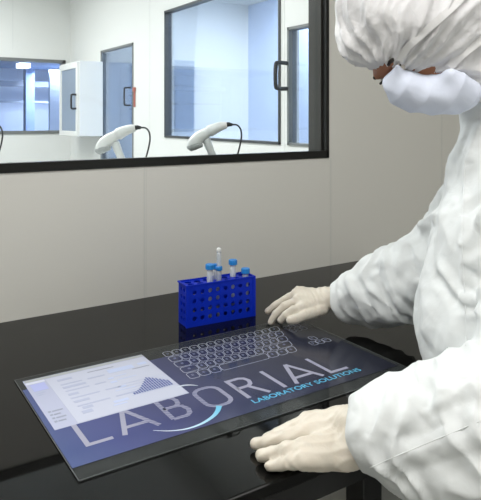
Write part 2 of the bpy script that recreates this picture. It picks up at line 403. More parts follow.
# glowing picture area: blue at the left front, fading to slate at the right
pm = bpy.data.materials.new('display_picture'); pm.use_nodes = True; nt = pm.node_tree; b = nt.nodes['Principled BSDF']
b.inputs['Roughness'].default_value = .10; b.inputs['Specular IOR Level'].default_value = .16
tc = nt.nodes.new('ShaderNodeTexCoord'); sp = nt.nodes.new('ShaderNodeSeparateXYZ'); nt.links.new(tc.outputs['Object'], sp.inputs[0])
rp = nt.nodes.new('ShaderNodeValToRGB'); mr = nt.nodes.new('ShaderNodeMapRange'); mr.inputs['From Max'].default_value = SX1-SX0
nt.links.new(sp.outputs['X'], mr.inputs['Value'])
nz = nt.nodes.new('ShaderNodeTexNoise'); nz.inputs['Scale'].default_value = 5; nt.links.new(tc.outputs['Object'], nz.inputs['Vector'])
ad = nt.nodes.new('ShaderNodeMath'); ad.operation = 'MULTIPLY_ADD'; ad.inputs[1].default_value = .22; nt.links.new(nz.outputs['Fac'], ad.inputs[0])
sb = nt.nodes.new('ShaderNodeMath'); sb.operation = 'SUBTRACT'; sb.inputs[1].default_value = .11; nt.links.new(mr.outputs['Result'], sb.inputs[0]); nt.links.new(sb.outputs[0], ad.inputs[2])
nt.links.new(ad.outputs[0], rp.inputs['Fac'])
cr = rp.color_ramp; cr.elements[0].position = 0; cr.elements[0].color = (.085,.112,.255,1); cr.elements[1].position = 1; cr.elements[1].color = (.022,.024,.036,1)
for p_, c_ in ((.12,(.082,.095,.24,1)),(.30,(.066,.072,.165,1)),(.5,(.046,.052,.10,1)),(.75,(.034,.037,.062,1))):
    el = cr.elements.new(p_); el.color = c_
nt.links.new(rp.outputs['Color'], b.inputs['Base Color'])
b.inputs['Alpha'].default_value = .9
P2(MB().box((SX0+.002,.940,ST+.0003),(SX1-.012,1.262,ST+.0006))).build('picture_area', pm, sh)
# document window
def flat(name, rects, m, z, parent):
    mb = MB()
    for x0,y0,x1,y1 in rects: mb.box((x0,y0,z),(x1,y1,z+.00015))
    return P2(mb).build(name, m, parent)
paperm = mat('screen_white', (.49,.51,.62), .35, spec=.3); sidem = mat('screen_lilac', (.40,.42,.56), .35, spec=.3)
barm = mat('screen_grey_blue', (.37,.40,.55), .4); toolm = mat('screen_toolbar', (.36,.38,.38), .4); iconm = mat('screen_blue_icon', (.36,.39,.68), .4)
chartm = mat('screen_navy_bars', (.045,.075,.27), .4); greytxt = mat('screen_grey_text', (.25,.27,.36), .4)
Z1 = ST+.0008
doc = flat('document_window', [(.305,1.070,.570,1.303)], sidem, Z1, sh)
def flatc(name, rects, m, z): o = flat(name, rects, m, z, doc); return o
flatc('toolbar', [(.307,1.291,.569,1.301)], toolm, Z1+.0002)
flatc('page', [(.347,1.072,.5685,1.288)], paperm, Z1+.0002)
flatc('title_strip', [(.307,1.279,.345,1.289)], mat('screen_pale', (.6,.62,.72), .4), Z1+.0002)
flatc('picture_icon', [(.313,1.240,.342,1.276)], iconm, Z1+.0004)
flatc('icon_caption', [(.314,1.228,.332,1.236),(.314,1.219,.326,1.224)], barm, Z1+.0004)
flatc('file_list', [(.313,1.138-.014*i,.318,1.144-.014*i) for i in range(4)]+[(.320,1.138-.014*i,.320+w_,1.143-.014*i) for i,w_ in enumerate((.020,.012,.018,.014))], greytxt, Z1+.0004)
rects = []
rnd = random.Random(3)
for row, y in enumerate((1.262,1.240,1.222,1.206,1.186,1.170,1.150,1.132)):
    x = .366
    for c in range(2 if row % 2 else 1):
        w_ = .02+rnd.random()*.045; rects.append((x,y,x+w_,y+(.009 if row%2==0 else .005))); x += w_+.012
rects += [(.372,1.118,.392,1.128),(.366,1.100,.386,1.112)]
flatc('text_block', rects, barm, Z1+.0004)
rects = [(.470,1.243,.528,1.262),(.540,1.250,.560,1.262),(.458,1.215,.470,1.222),(.456,1.195,.470,1.203),(.474,1.222,.50,1.225),(.474,1.203,.515,1.206),(.462,1.165,.478,1.174),(.45,1.155,.492,1.158),(.43,1.108,.46,1.118),(.425,1.098,.452,1.103)]
flatc('table_block', rects, mat('screen_pale_blue', (.46,.52,.72), .4), Z1+.0004)
flatc('heading', [(.432,1.271,.49,1.2745),(.52,1.236,.56,1.239)], greytxt, Z1+.0005)
bars = []; hts = [.008,.011,.014,.018,.024,.031,.038,.046,.053,.061,.058,.052,.047,.039,.032,.026]
for i, h_ in enumerate(hts):
    x = .476+i*.0054; bars.append((x,1.122,x+.0036,1.122+h_))
flatc('bar_chart', bars, chartm, Z1+.0005)
flatc('chart_rules', [(.47,1.119,.566,1.120)]+[(.474,1.130+.012*i,.566,1.1306+.012*i) for i in range(5)], mat('screen_rule', (.45,.5,.7), .4), Z1+.0006)
# strokes
def stroke(mb, pts, w, z, closed=False, taper=None):
    pts = [Vector((p[0],p[1],0)) for p in pts]; n = len(pts); L = []; R = []
    for i in range(n):
        if closed: a, b_ = pts[(i-1)%n], pts[(i+1)%n]
        else: a, b_ = pts[max(i-1,0)], pts[min(i+1,n-1)]
        d1 = (pts[i]-a); d2 = (b_-pts[i])
        if d1.length < 1e-9: d1 = d2
        if d2.length < 1e-9: d2 = d1
        d1.normalize(); d2.normalize(); t = (d1+d2).normalized(); nrm = Vector((-t.y,t.x,0)); c = max(.5, t.dot(d1))
        ww = (taper[i] if taper else w)/2/c
        L.append(pts[i]+nrm*ww); R.append(pts[i]-nrm*ww)
    vs = [(p.x,p.y,z) for p in L]+[(p.x,p.y,z) for p in R]
    vs += [(x,y,z+.00015) for x,y,_ in vs]
    m = n if closed else n-1; fs = []
    for i in range(m):
        j = (i+1)%n
        fs += [(i,j,n+j,n+i),(2*n+i,3*n+i,3*n+j,2*n+j),(i,2*n+i,2*n+j,j),(n+i,n+j,3*n+j,3*n+i)]
    if not closed: fs += [(0,n,3*n,2*n),(n-1,2*n-1,4*n-1,3*n-1)]
    mb.add(vs, fs)
def rrect(x0, y0, x1, y1, r, k=4):
    out = []
    for cx, cy, a0 in ((x1-r,y1-r,0),(x0+r,y1-r,90),(x0+r,y0+r,180),(x1-r,y0+r,270)):
        for i in range(k+1):
            a = math.radians(a0+90*i/k); out.append((cx+r*math.cos(a), cy+r*math.sin(a)))
    return out
# big lettering
yb, yt, sw = .988, 1.078, .0092
lm = bpy.data.materials.new('lettering_lilac'); lm.use_nodes = True; nt = lm.node_tree; b = nt.nodes['Principled BSDF']
b.inputs['Roughness'].default_value = .4; b.inputs['Specular IOR Level'].default_value = .2
tc = nt.nodes.new('ShaderNodeTexCoord'); wv = nt.nodes.new('ShaderNodeTexWave'); wv.bands_direction = 'DIAGONAL'; wv.inputs['Scale'].default_value = 75
nt.links.new(tc.outputs['Object'], wv.inputs['Vector'])
sp = nt.nodes.new('ShaderNodeSeparateXYZ'); nt.links.new(tc.outputs['Object'], sp.inputs[0])
r1 = nt.nodes.new('ShaderNodeValToRGB'); nt.links.new(sp.outputs['X'], r1.inputs['Fac'])
cr = r1.color_ramp; cr.elements[0].position = .12; cr.elements[0].color = (0,0,0,1); cr.elements[1].position = .36; cr.elements[1].color = (0,0,0,1)
for p_ in (.17,.31):
    el = cr.elements.new(p_); el.color = (1,1,1,1)
mu = nt.nodes.new('ShaderNodeMath'); mu.operation = 'MULTIPLY'; nt.links.new(wv.outputs['Fac'], mu.inputs[0]); nt.links.new(r1.outputs['Color'], mu.inputs[1])
mx = nt.nodes.new('ShaderNodeMix'); mx.data_type = 'RGBA'; nt.links.new(mu.outputs[0], mx.inputs['Factor'])
mx.inputs['A'].default_value = (.31,.31,.40,1); mx.inputs['B'].default_value = (.10,.11,.22,1)
nt.links.new(mx.outputs['Result'], b.inputs['Base Color'])
ZL = ST+.0007; mb = MB(); h = sw/2
nseg = [0]
def seg(*p): nseg[0] += 1; stroke(mb, p, sw, ZL+.00003*(nseg[0]%4))
seg((.338,yt),(.338,yb+h),(.382,yb+h))                                    # L
seg((.402,yb),(.431,yt)); seg((.431,yt-.001),(.467,yb)); seg((.413,1.012),(.456,1.012))   # A
bx = .497
seg((bx,yb+h),(bx,yt-h),(bx+.026,yt-h),(bx+.034,yt-.010),(bx+.037,yt-.022),(bx+.034,yt-.035),(bx+.026,1.036),(bx,1.036))
seg((bx+.026,1.036),(bx+.036,1.030),(bx+.041,1.014),(bx+.037,1.000),(bx+.028,yb+h),(bx,yb+h))
stroke(mb, rrect(.575,yb+h,.628,yt-h,.021,5), sw, ZL, True)              # O
rx = .659
seg((rx,yb),(rx,yt-h),(rx+.028,yt-h),(rx+.038,yt-.010),(rx+.042,yt-.023),(rx+.037,yt-.037),(rx+.027,1.034),(rx,1.034)); seg((rx+.026,1.034),(rx+.049,yb))
seg((.747,yb),(.747,yt))                                                  # I
seg((.776,yb),(.812,yt)); seg((.812,yt-.001),(.847,yb)); seg((.787,1.012),(.836,1.012))
seg((.872,yt),(.872,yb+h),(.919,yb+h))
P2(mb).build('lettering', lm, sh)
# slogan, cyan capitals
def text(body, x, y, size, z, name, m, parent, width=None):
    cu = bpy.data.curves.new(name, 'FONT'); cu.body = body; cu.size = size; cu.extrude = .00008; cu.offset = .0002
    to = bpy.data.objects.new('tmp_text', cu); COL.objects.link(to); bpy.context.view_layer.update()
    me = bpy.data.meshes.new_from_object(to.evaluated_get(bpy.context.evaluated_depsgraph_get())); bpy.data.objects.remove(to)
    xs = [v.co.x for v in me.vertices]; ys = [v.co.y for v in me.vertices]; s = width/(max(xs)-min(xs)); mnx = min(xs)
    s2 = .0155/(max(ys)-min(ys)); mny = min(ys)
    for v in me.vertices: v.co = ((v.co.x-mnx)*s+x-SX0, (v.co.y-mny)*s2+y-SY0, v.co.z+z-TOP)
    me.materials.clear(); return new_obj(name, me, m, parent)
cy = mat('slogan_cyan', (.10,.42,.62), .4, spec=.2, emit=((.12,.5,.75),.02))
text('LABORATORY SOLUTIONS', .655, .9635, .02, ST+.0008, 'slogan', cy, sh, .279)
# swoosh: white into cyan arc, and its thin upper tip
swm = bpy.data.materials.new('swoosh_white_to_cyan'); swm.use_nodes = True; nt = swm.node_tree; b = nt.nodes['Principled BSDF']; b.inputs['Roughness'].default_value = .4
tc = nt.nodes.new('ShaderNodeTexCoord'); sp = nt.nodes.new('ShaderNodeSeparateXYZ'); nt.links.new(tc.outputs['Object'], sp.inputs[0])
mr = nt.nodes.new('ShaderNodeMapRange'); mr.inputs['From Min'].default_value = .17; mr.inputs['From Max'].default_value = .29; nt.links.new(sp.outputs['X'], mr.inputs['Value'])
mx = nt.nodes.new('ShaderNodeMix'); mx.data_type = 'RGBA'; nt.links.new(mr.outputs['Result'], mx.inputs['Factor'])
mx.inputs['A'].default_value = (.78,.84,.9,1); mx.inputs['B'].default_value = (.14,.48,.68,1); nt.links.new(mx.outputs['Result'], b.inputs['Base Color'])
pts = spline([(.449,.977,0),(.472,.960,0),(.500,.950,0),(.530,.951,0),(.560,.962,0),(.580,.977,0),(.592,.992,0)], 8)
n = len(pts); tp = [.0006+.0105*(i/(n-1))**1.1 for i in range(n)]
mb = MB(); stroke(mb, [(p.x,p.y) for p in pts], 0, ST+.00075, taper=tp)
P2(mb).build('swoosh', swm, sh)
pts = spline([(.560,1.106,0),(.574,1.106,0),(.588,1.100,0),(.600,1.089,0)], 6); n = len(pts)
mb = MB(); stroke(mb, [(p.x,p.y) for p in pts], 0, ST+.0013, taper=[.0045*math.sin(PI*(.15+.83*i/(n-1)))+.0005 for i in range(n)])
P2(mb).build('swoosh', mat('swoosh_white', (.55,.60,.68), .4), sh)
# keyboard outlines
km = mat('key_outline', (.40,.42,.50), .4); gm = mat('key_glyph', (.22,.24,.36), .4)
mb = MB(); gl = MB(); KX0, KX1 = .604, .886; kp = .0332; ky = 1.123; zk = ST+.0009
def warp(x, y):                                # the drawn keyboard fans out slightly towards its far side
    if x > .89: return (x, y)
    u = (x-KX0)/(KX1-KX0); v = (y-ky)/(5*kp); return ((.602+.010*v)+u*((.885+.062*v)-(.602+.010*v)), y)
def key(x0, y0, x1, y1, glyph=True):
    stroke(mb, [warp(*p_) for p_ in rrect(x0+.0014,y0+.0020,x1-.0014,y1-.0020,.0065,3)], .0013, zk, True)
    if x0 < .89: (x0, y0), (x1, y1) = warp(x0, y0), warp(x1, y1)
    if glyph:
        cx = (x0+x1)/2; cyy = (y0+y1)/2; gl.box((cx-.003,cyy-.001,zk),(cx+.002,cyy+.001,zk+.0001)).box((cx-.003,cyy-.001,zk),(cx-.002,cyy+.006,zk+.0001)).box((cx-.001,cyy+.004,zk),(cx+.003,cyy+.0055,zk+.0001))
rows = [[1.25,1.25,1.25,6.0,1.25,1.25,1.25], [1.9]+[1]*10+[1.9], [1.7]+[1]*11+[1.3], [1.4]+[1]*12+[1.0], [1]*13+[1.3]]
for ri, ws in enumerate(rows):
    y = ky+ri*kp; tot = sum(ws); x = KX0
    for wk in ws:
        dx = wk/tot*(KX1-KX0); key(x, y, x+dx, y+kp, wk < 5); x += dx
P2(mb).build('keyboard', km, sh); mb = MB()
for i in range(3):
    for j in range(2): key(.950+i*.0175, 1.226+j*.026, .9675+i*.0175, 1.252+j*.026)
P2(mb).build('navigation_keys', km, sh); mb = MB()
for i in range(3): key(.937+i*.0205, 1.129, .9575+i*.0205, 1.156)
key(.9575, 1.157, .978, 1.184)
P2(mb).build('arrow_keys', km, sh); P2(gl).build('key_symbols', gm, sh)

# ================================================================== TUBE RACK
RKW, RKD, RKH = .203, .056, .111
rka = math.radians(-4.0)
rk = empty('tube_rack', (.744,1.409,TOP+.0002), rka); tag(rk, 'bright blue plastic test tube rack with round holes, standing on the black bench', 'rack')
def perf(w, hgt, cols, rows_, r, mx_, margin=.010, th=.0022):
    """perforated plate in local XY (w along x, hgt along y), thickness th in z; returned as a closed mesh"""
    mb = MB(); K = 12; cw = (w-2*margin)/cols; ch = (hgt-2*margin)/rows_
    def rect(x0,y0,x1,y1): mb.box((x0,y0,0),(x1,y1,th), mx_)
    rect(0,0,w,margin); rect(0,hgt-margin,w,hgt); rect(0,margin,margin,hgt-margin); rect(w-margin,margin,w,hgt-margin)
    for i in range(cols):
        for j in range(rows_):
            x0 = margin+i*cw; y0 = margin+j*ch; cx = x0+cw/2; cy_ = y0+ch/2; vs = []
            for z in (0, th):
                for k in range(K):
                    a = 2*PI*(k+.5)/K; c_, s_ = math.cos(a), math.sin(a); q = max(abs(c_)/(cw/2), abs(s_)/(ch/2)); vs.append((cx+c_/q, cy_+s_/q, z))
                for k in range(K):
                    a = 2*PI*(k+.5)/K; vs.append((cx+r*math.cos(a), cy_+r*math.sin(a), z))
            cn = [(x0,y0),(x0+cw,y0),(x0+cw,y0+ch),(x0,y0+ch)]
            base = len(vs)
            for z in (0, th): vs += [(c[0],c[1],z) for c in cn]
            fs = []
            for l in range(2):
                o_ = l*2*K
                for k in range(K): fs.append((o_+k, o_+(k+1)%K, o_+K+(k+1)%K, o_+K+k))
                for q, kk in ((2,1),(3,4),(0,7),(1,10)):
                    fs.append((o_+kk, base+4*l+q, o_+(kk+1)%K))
            for k in range(K): fs.append((K+k, K+(k+1)%K, 3*K+(k+1)%K, 3*K+k))
            if mx_ is not None: vs = [mx_ @ Vector(v) for v in vs]
            mb.add(vs, fs)
    return mb
def face_mx(o, x, y):                         # plate axes: x along, y up, z outward thickness
    o, x, y = Vector(o), Vector(x), Vector(y); z = x.cross(y); m_ = Matrix((x,y,z)).transposed().to_4x4(); m_.translation = o; return m_
fm = perf(RKW, RKH, 8, 4, .0062, face_mx((0,.0022,0),(1,0,0),(0,0,1))); fm.build('front_panel', 'rack', rk)
perf(RKW, RKH, 8, 4, .0030, face_mx((0,RKD,0),(1,0,0),(0,0,1))).build('back_panel', 'rack', rk)
perf(RKD-.006, RKH, 2, 5, .0055, face_mx((0,.003,0),(0,1,0),(0,0,1)), .007).build('end_panel', 'rack', rk)
perf(RKD-.006, RKH, 2, 5, .0055, face_mx((RKW-.0022,.003,0),(0,1,0),(0,0,1)), .007).build('end_panel', 'rack', rk)
perf(RKW-.005, RKD-.005, 7, 2, .0100, face_mx((.0025,.0025,RKH-.006),(1,0,0),(0,1,0)), .003).build('top_tray', 'rack', rk)
perf(RKW-.005, RKD-.005, 7, 2, .0100, face_mx((.0025,.0025,.045),(1,0,0),(0,1,0)), .003).build('middle_tray', 'rack', rk)
MB().box((.0025,.0025,.003),(RKW-.0025,RKD-.0025,.006)).build('bottom_tray', 'rack', rk)
MB().box((-.003,-.002,RKH-.004),(RKW+.003,.0015,RKH)).box((-.003,RKD-.0015,RKH-.004),(RKW+.003,RKD+.002,RKH)).box((-.003,0,RKH-.004),(.001,RKD,RKH)).box((RKW-.001,0,RKH-.004),(RKW+.003,RKD,RKH)).box((-.003,-.002,0),(.006,.004,RKH-.004)).box((RKW-.006,-.002,0),(RKW+.003,.004,RKH-.004)).build('rim', 'rack', rk, bevel=.0008)
RM = Matrix.Translation((.744,1.409,TOP)) @ Matrix.Rotation(rka, 4, 'Z')
def hole(i, j): cw = (RKW-.011)/7; ch = (RKD-.011)/2; return RM @ Vector((.0055+(i+.5)*cw, .0055+(j+.5)*ch, 0))
def capped(i, j, ztop, label, capr=.0122, bodyr=.0084):
    p = hole(i, j); t = empty('sample_tube', (p.x,p.y,TOP+.0065)); tag(t, label, 'tube', 'blue-capped tubes standing in the rack')
    Ht = ztop-.0065
    MB().lathe([(.002,.0),(bodyr*.5,.004),(bodyr,.018),(bodyr,Ht-.012)], 18).build('body', 'tube', t, True)
    MB().lathe([(bodyr*.45,.004),(bodyr*.85,.018),(bodyr*.85,Ht*.45)], 16).build('contents', 'liquid', t, True)
    prof = []; K = 24
    mb = MB(); vs = []
    for z, s_ in ((Ht-.013,1),(Ht-.002,1),(Ht,.9)):
        for k in range(K):
            a = 2*PI*k/K; r_ = capr*s_*(1.0 if k%2 else .955); vs.append((r_*math.cos(a), r_*math.sin(a), z))
    fs = [(i_*K+k, i_*K+(k+1)%K, (i_+1)*K+(k+1)%K, (i_+1)*K+k) for i_ in range(2) for k in range(K)]+[tuple(range(K))[::-1], tuple(2*K+k for k in range(K))]
    mb.add(vs, fs); mb.build('cap', 'cap', t)
capped(2, 0, .155, 'clear tube with blue cap, leftmost of the tubes in the blue rack')
capped(3, 1, .148, 'small blue-capped tube just left of the tall clear tube in the rack', .0072, .0055)
capped(5, 1, .153, 'clear tube with blue cap standing right of the tall clear tube')
capped(6, 0, .131, 'low blue cap near the right end of the blue rack')
p = hole(2, 1)+Vector((.006,.004,0))
p = hole(3, 0)
t = empty('test_tube', (p.x,p.y,TOP+.0065)); tag(t, 'tall clear tube with white domed top, tallest thing in the blue rack', 'tube')
MB().lathe([(.002,0),(.0055,.006),(.0068,.02),(.0068,.160),(.0060,.182)], 18).build('body', 'tube', t, True)
MB().lathe([(.0062,.178),(.0068,.181),(.0066,.185),(.0050,.189),(.002,.190)], 16).build('cap', mat('white_cap', (.75,.76,.76), .4), t, True)
MB().lathe([(.0072,.128),(.0095,.130),(.0095,.138),(.0072,.140)], 18, None, True).build('collar', 'cap', t, True)

# ================================================================== HANDHELD SCANNERS on a ledge in the white room
ledge = empty('wall_counter', (-.9,WB,1.10)); tag(ledge, 'narrow white counter under the window in the white room', 'counter')
MB().box((0,.001,0),(2.7,.42,.035)).build('worktop', 'counter', ledge, bevel=.002)
for x in (.3,1.35,2.4): MB().box((x,.001,-.2),(x+.03,.36,-.0)).build('bracket', 'counter', ledge)
def scanner(px, label, dz=0.0, Zd=2.06):
    base = C(px, 150, Zd); X, Y = base.x, base.y
    e_ = empty('handheld_scanner', (X,Y,1.135), -YAW); tag(e_, label, 'scanner', 'white handheld scanners on the counter behind the window')
    k = Zd/FPX                                # metres per measured unit
    def q(x, y, d=0): return Vector(((x-px)*k, d, EYE.z-(y-HZ)*k-1.135+dz))
    o0 = px-215
    def Q(x, y, d=0): return q(x+o0, y, d)
    pts = spline([Q(191,148),(Q(194,143)),(Q(200,137)),(Q(210,131)),(Q(220,126.5)),(Q(227,125))], 6)
    n_ = len(pts); rr = [k*(4.0+2.6*math.sin(PI*min(1,(i/(n_-1))*1.35+.12))) if i/(n_-1) < .6 else k*(6.2-2.9*((i/(n_-1)-.6)/.4)) for i in range(n_)]
    MB().tube(pts, rr, 14).build('housing', 'device', e_, True)
    MB().tube(spline([Q(189.5,149.5,-.004),Q(192,146.5,-.006),Q(197,145.5,-.010),Q(203,145,-.010)], 4), [k*3.2,k*3.8,k*4.0,k*4.0,k*4.2,k*4.4,k*4.4,k*4.2,k*3.8,k*3.2,k*2.8,k*2.2,k*1.5], 12).build('scan_head', 'devgrey', e_, True)
    MB().tube(spline([Q(206,139,.006),Q(209,147,.006),Q(213,157,.006),Q(216,168,.006)], 4), [k*4.2]*5+[k*3.8]*4+[k*4.4]*4, 12).build('stand_neck', 'stand', e_, True)
    zb = Q(216,168).z
    MB().tube([Q(216,167,.006), Vector((Q(216,0).x,.006,.004))], k*3.6, 12).build('stand_post', 'stand', e_, True)
    MB().lathe([(.045,0),(.045,.006),(.03,.012),(.012,.016)], 24, Matrix.Translation((Q(216,0).x,.006,.0003))).build('stand_base', 'stand', e_, True)
    MB().tube([Q(226,125),Q(229,124.3),Q(232.5,124.8)], [k*2.6,k*2.3,k*1.5], 12).build('strain_relief', 'cable', e_, True)
    MB().tube(spline([Q(232,124.6),Q(237,125),Q(240.5,129),Q(241.5,136),Q(240,145),Q(237,156),Q(231,172,.02),Vector((Q(228,0).x,.03,.004))], 8), k*.85, 8).build('cord', 'cable', e_, True)
scanner(215, 'white handheld scanner on a stand, nearest the black window corner', 0, 2.06)
scanner(123.5, 'white handheld scanner on a stand in front of the glazed door', -.010, 2.02)
scanner(-24, 'white handheld scanner at the left edge of view, mostly its looping dark cord', .0, 1.98)

# ================================================================== PERSON
person = empty('person', (C(560,300,1.08).x, C(560,300,1.08).y, 0)); tag(person, 'person in white hooded coverall, mask and cream gloves, leaning over the black bench', 'person')
pl = np.array(person.location)
# --- joints
Pn = {}
Pn['hip'] = Vector((1.10,.555,.93)); Pn['belly'] = C(501,345,1.145); Pn['chest'] = C(504,255,1.19); Pn['upper'] = C(512,185,1.20); Pn['neck'] = C(500,120,1.21)
Pn['shN'] = C(552,205,1.04); Pn['elN'] = C(548,432,.925); Pn['wrN'] = C(352,435,.965)
Pn['shF'] = C(487,186,1.37); Pn['elF'] = C(440,271,1.45); Pn['wrF'] = C(336,302,1.60)
side = FW.copy()                              # the near-far direction across the shoulders
Hh = C(413,26,1.20)                           # middle of the hood
Hc = C(410,39,1.20)                           # head
Fd = (-RT*.47+Vector((0,0,-.88))); Fd = (Fd.normalized()*.93 - FW*.36).normalized()
Ud = -RT*.88+Vector((0,0,.47)); Ud = (Ud-Fd*Ud.dot(Fd)).normalized()
Sd = Ud.cross(Fd)
def H(f, u, s): return Hc+Fd*f+Ud*u+Sd*s
# --- body of skin: head, neck, arms, trunk, one surface
def body(P):
    d = ell_d(P, H(0,.02,0), (Fd,Ud,Sd), (.086,.096,.074))
    d = smin(d, ell_d(P, H(.035,-.055,0), (Fd,Ud,Sd), (.062,.072,.058)), .03)
    d = smin(d, cap_d(P, H(.092,-.005,0), H(.112,-.042,0), .008, .013), .012)              # nose
    d = smin(d, cap_d(P, H(.088,.022,-.035), H(.088,.022,.035), .011, .011), .015)         # brow
    d = smin(d, ell_d(P, H(.088,-.078,0), (Fd,Ud,Sd), (.014,.010,.024)), .012)             # lips
    d = smin(d, ell_d(P, H(.075,-.112,0), (Fd,Ud,Sd), (.022,.018,.024)), .02)              # chin
    for s in (-1,1):
        d = smax(d, -ell_d(P, H(.100,.003,s*.031), (Fd,Ud,Sd), (.014,.011,.016)), .008)    # eye sockets
        d = smin(d, ell_d(P, H(-.005,-.01,s*.079), (Fd,Ud,Sd), (.018,.032,.009)), .006)    # ears
    d = smin(d, cap_d(P, H(-.045,-.05,0), Pn['neck'], .042, .044), .025)
    d = smin(d, cap_d(P, Pn['neck'], Pn['upper'], .058, .09), .05)
    d = smin(d, cap_d(P, Pn['upper']-side*.07, Pn['upper']+side*.07, .08, .08), .06)
    d = smin(d, cap_d(P, Pn['upper'], Pn['chest'], .085, .095), .05)
    d = smin(d, cap_d(P, Pn['chest'], Pn['belly'], .095, .09), .05)
    d = smin(d, cap_d(P, Pn['belly'], Pn['hip'], .09, .11), .05)
    for a, e_, w_ in (('shN','elN','wrN'),('shF','elF','wrF')):
        d = smin(d, cap_d(P, Pn['upper'], Pn[a], .06, .055), .04)
        d = smin(d, cap_d(P, Pn[a], Pn[e_], .052, .038), .03); d = smin(d, cap_d(P, Pn[e_], Pn[e_].lerp(Pn[w_], .97)+Vector((0,0,.004)), .038, .022), .02)
    return d
allp = [np.array(v) for v in Pn.values()]+[np.array(H(0,.14,0)), np.array(H(.15,0,0)), np.array(H(-.12,0,0))]
lo = np.min(allp, 0)-.14; hi = np.max(allp, 0)+.14
V, F = surface(body, lo, hi, .0075); V = smooth(V, F, 2)
bo = np_obj('body', V-pl, F, 'skin', person)
# eyes
for s in (-1,1):
    c = H(.0865,.003,s*.031)-Vector(pl)
    m_ = Matrix.Translation(c) @ Matrix((Sd,Ud,Fd)).transposed().to_4x4()
    mb = MB().lathe([(.012*math.sin(PI*i/12)+.0001, -.012*math.cos(PI*i/12)) for i in range(13)], 18, m_); ey = mb.build('eye', 'eye', person, True)
    MB().lathe([(.0055,.0112),(.0045,.0120),(.001,.0124)], 16, m_).build('iris', 'iris', ey, True)
    # brow and lashes
    for nm, uu, ff, rr, sp_ in (('eyebrow',.021,.0925,.0048,.016),('eyelashes',.0065,.0995,.0026,.012)):
        pts = [H(ff-.010*abs(t_)**2, uu+.004*(1-t_*t_), s*.033+t_*sp_)-Vector(pl) for t_ in np.linspace(-1,1,9)]
        MB().tube(pts, [rr*(.45+.55*math.sin(PI*(i+.5)/9)) for i in range(9)], 8).build(nm, 'hair', person, True)
# hair at nape and behind the ears
def hairf(P):
    d = ell_d(P, H(-.02,-.01,0), (Fd,Ud,Sd), (.092,.108,.082))
    return smax(d, P@np.array(Fd, dtype=np.float32)-float(Hc.dot(Fd))-.002, .01)
V, F = surface(hairf, np.array(Hc)-.16, np.array(Hc)+.16, .006); np_obj('hair', V-pl, F, 'hair', person)
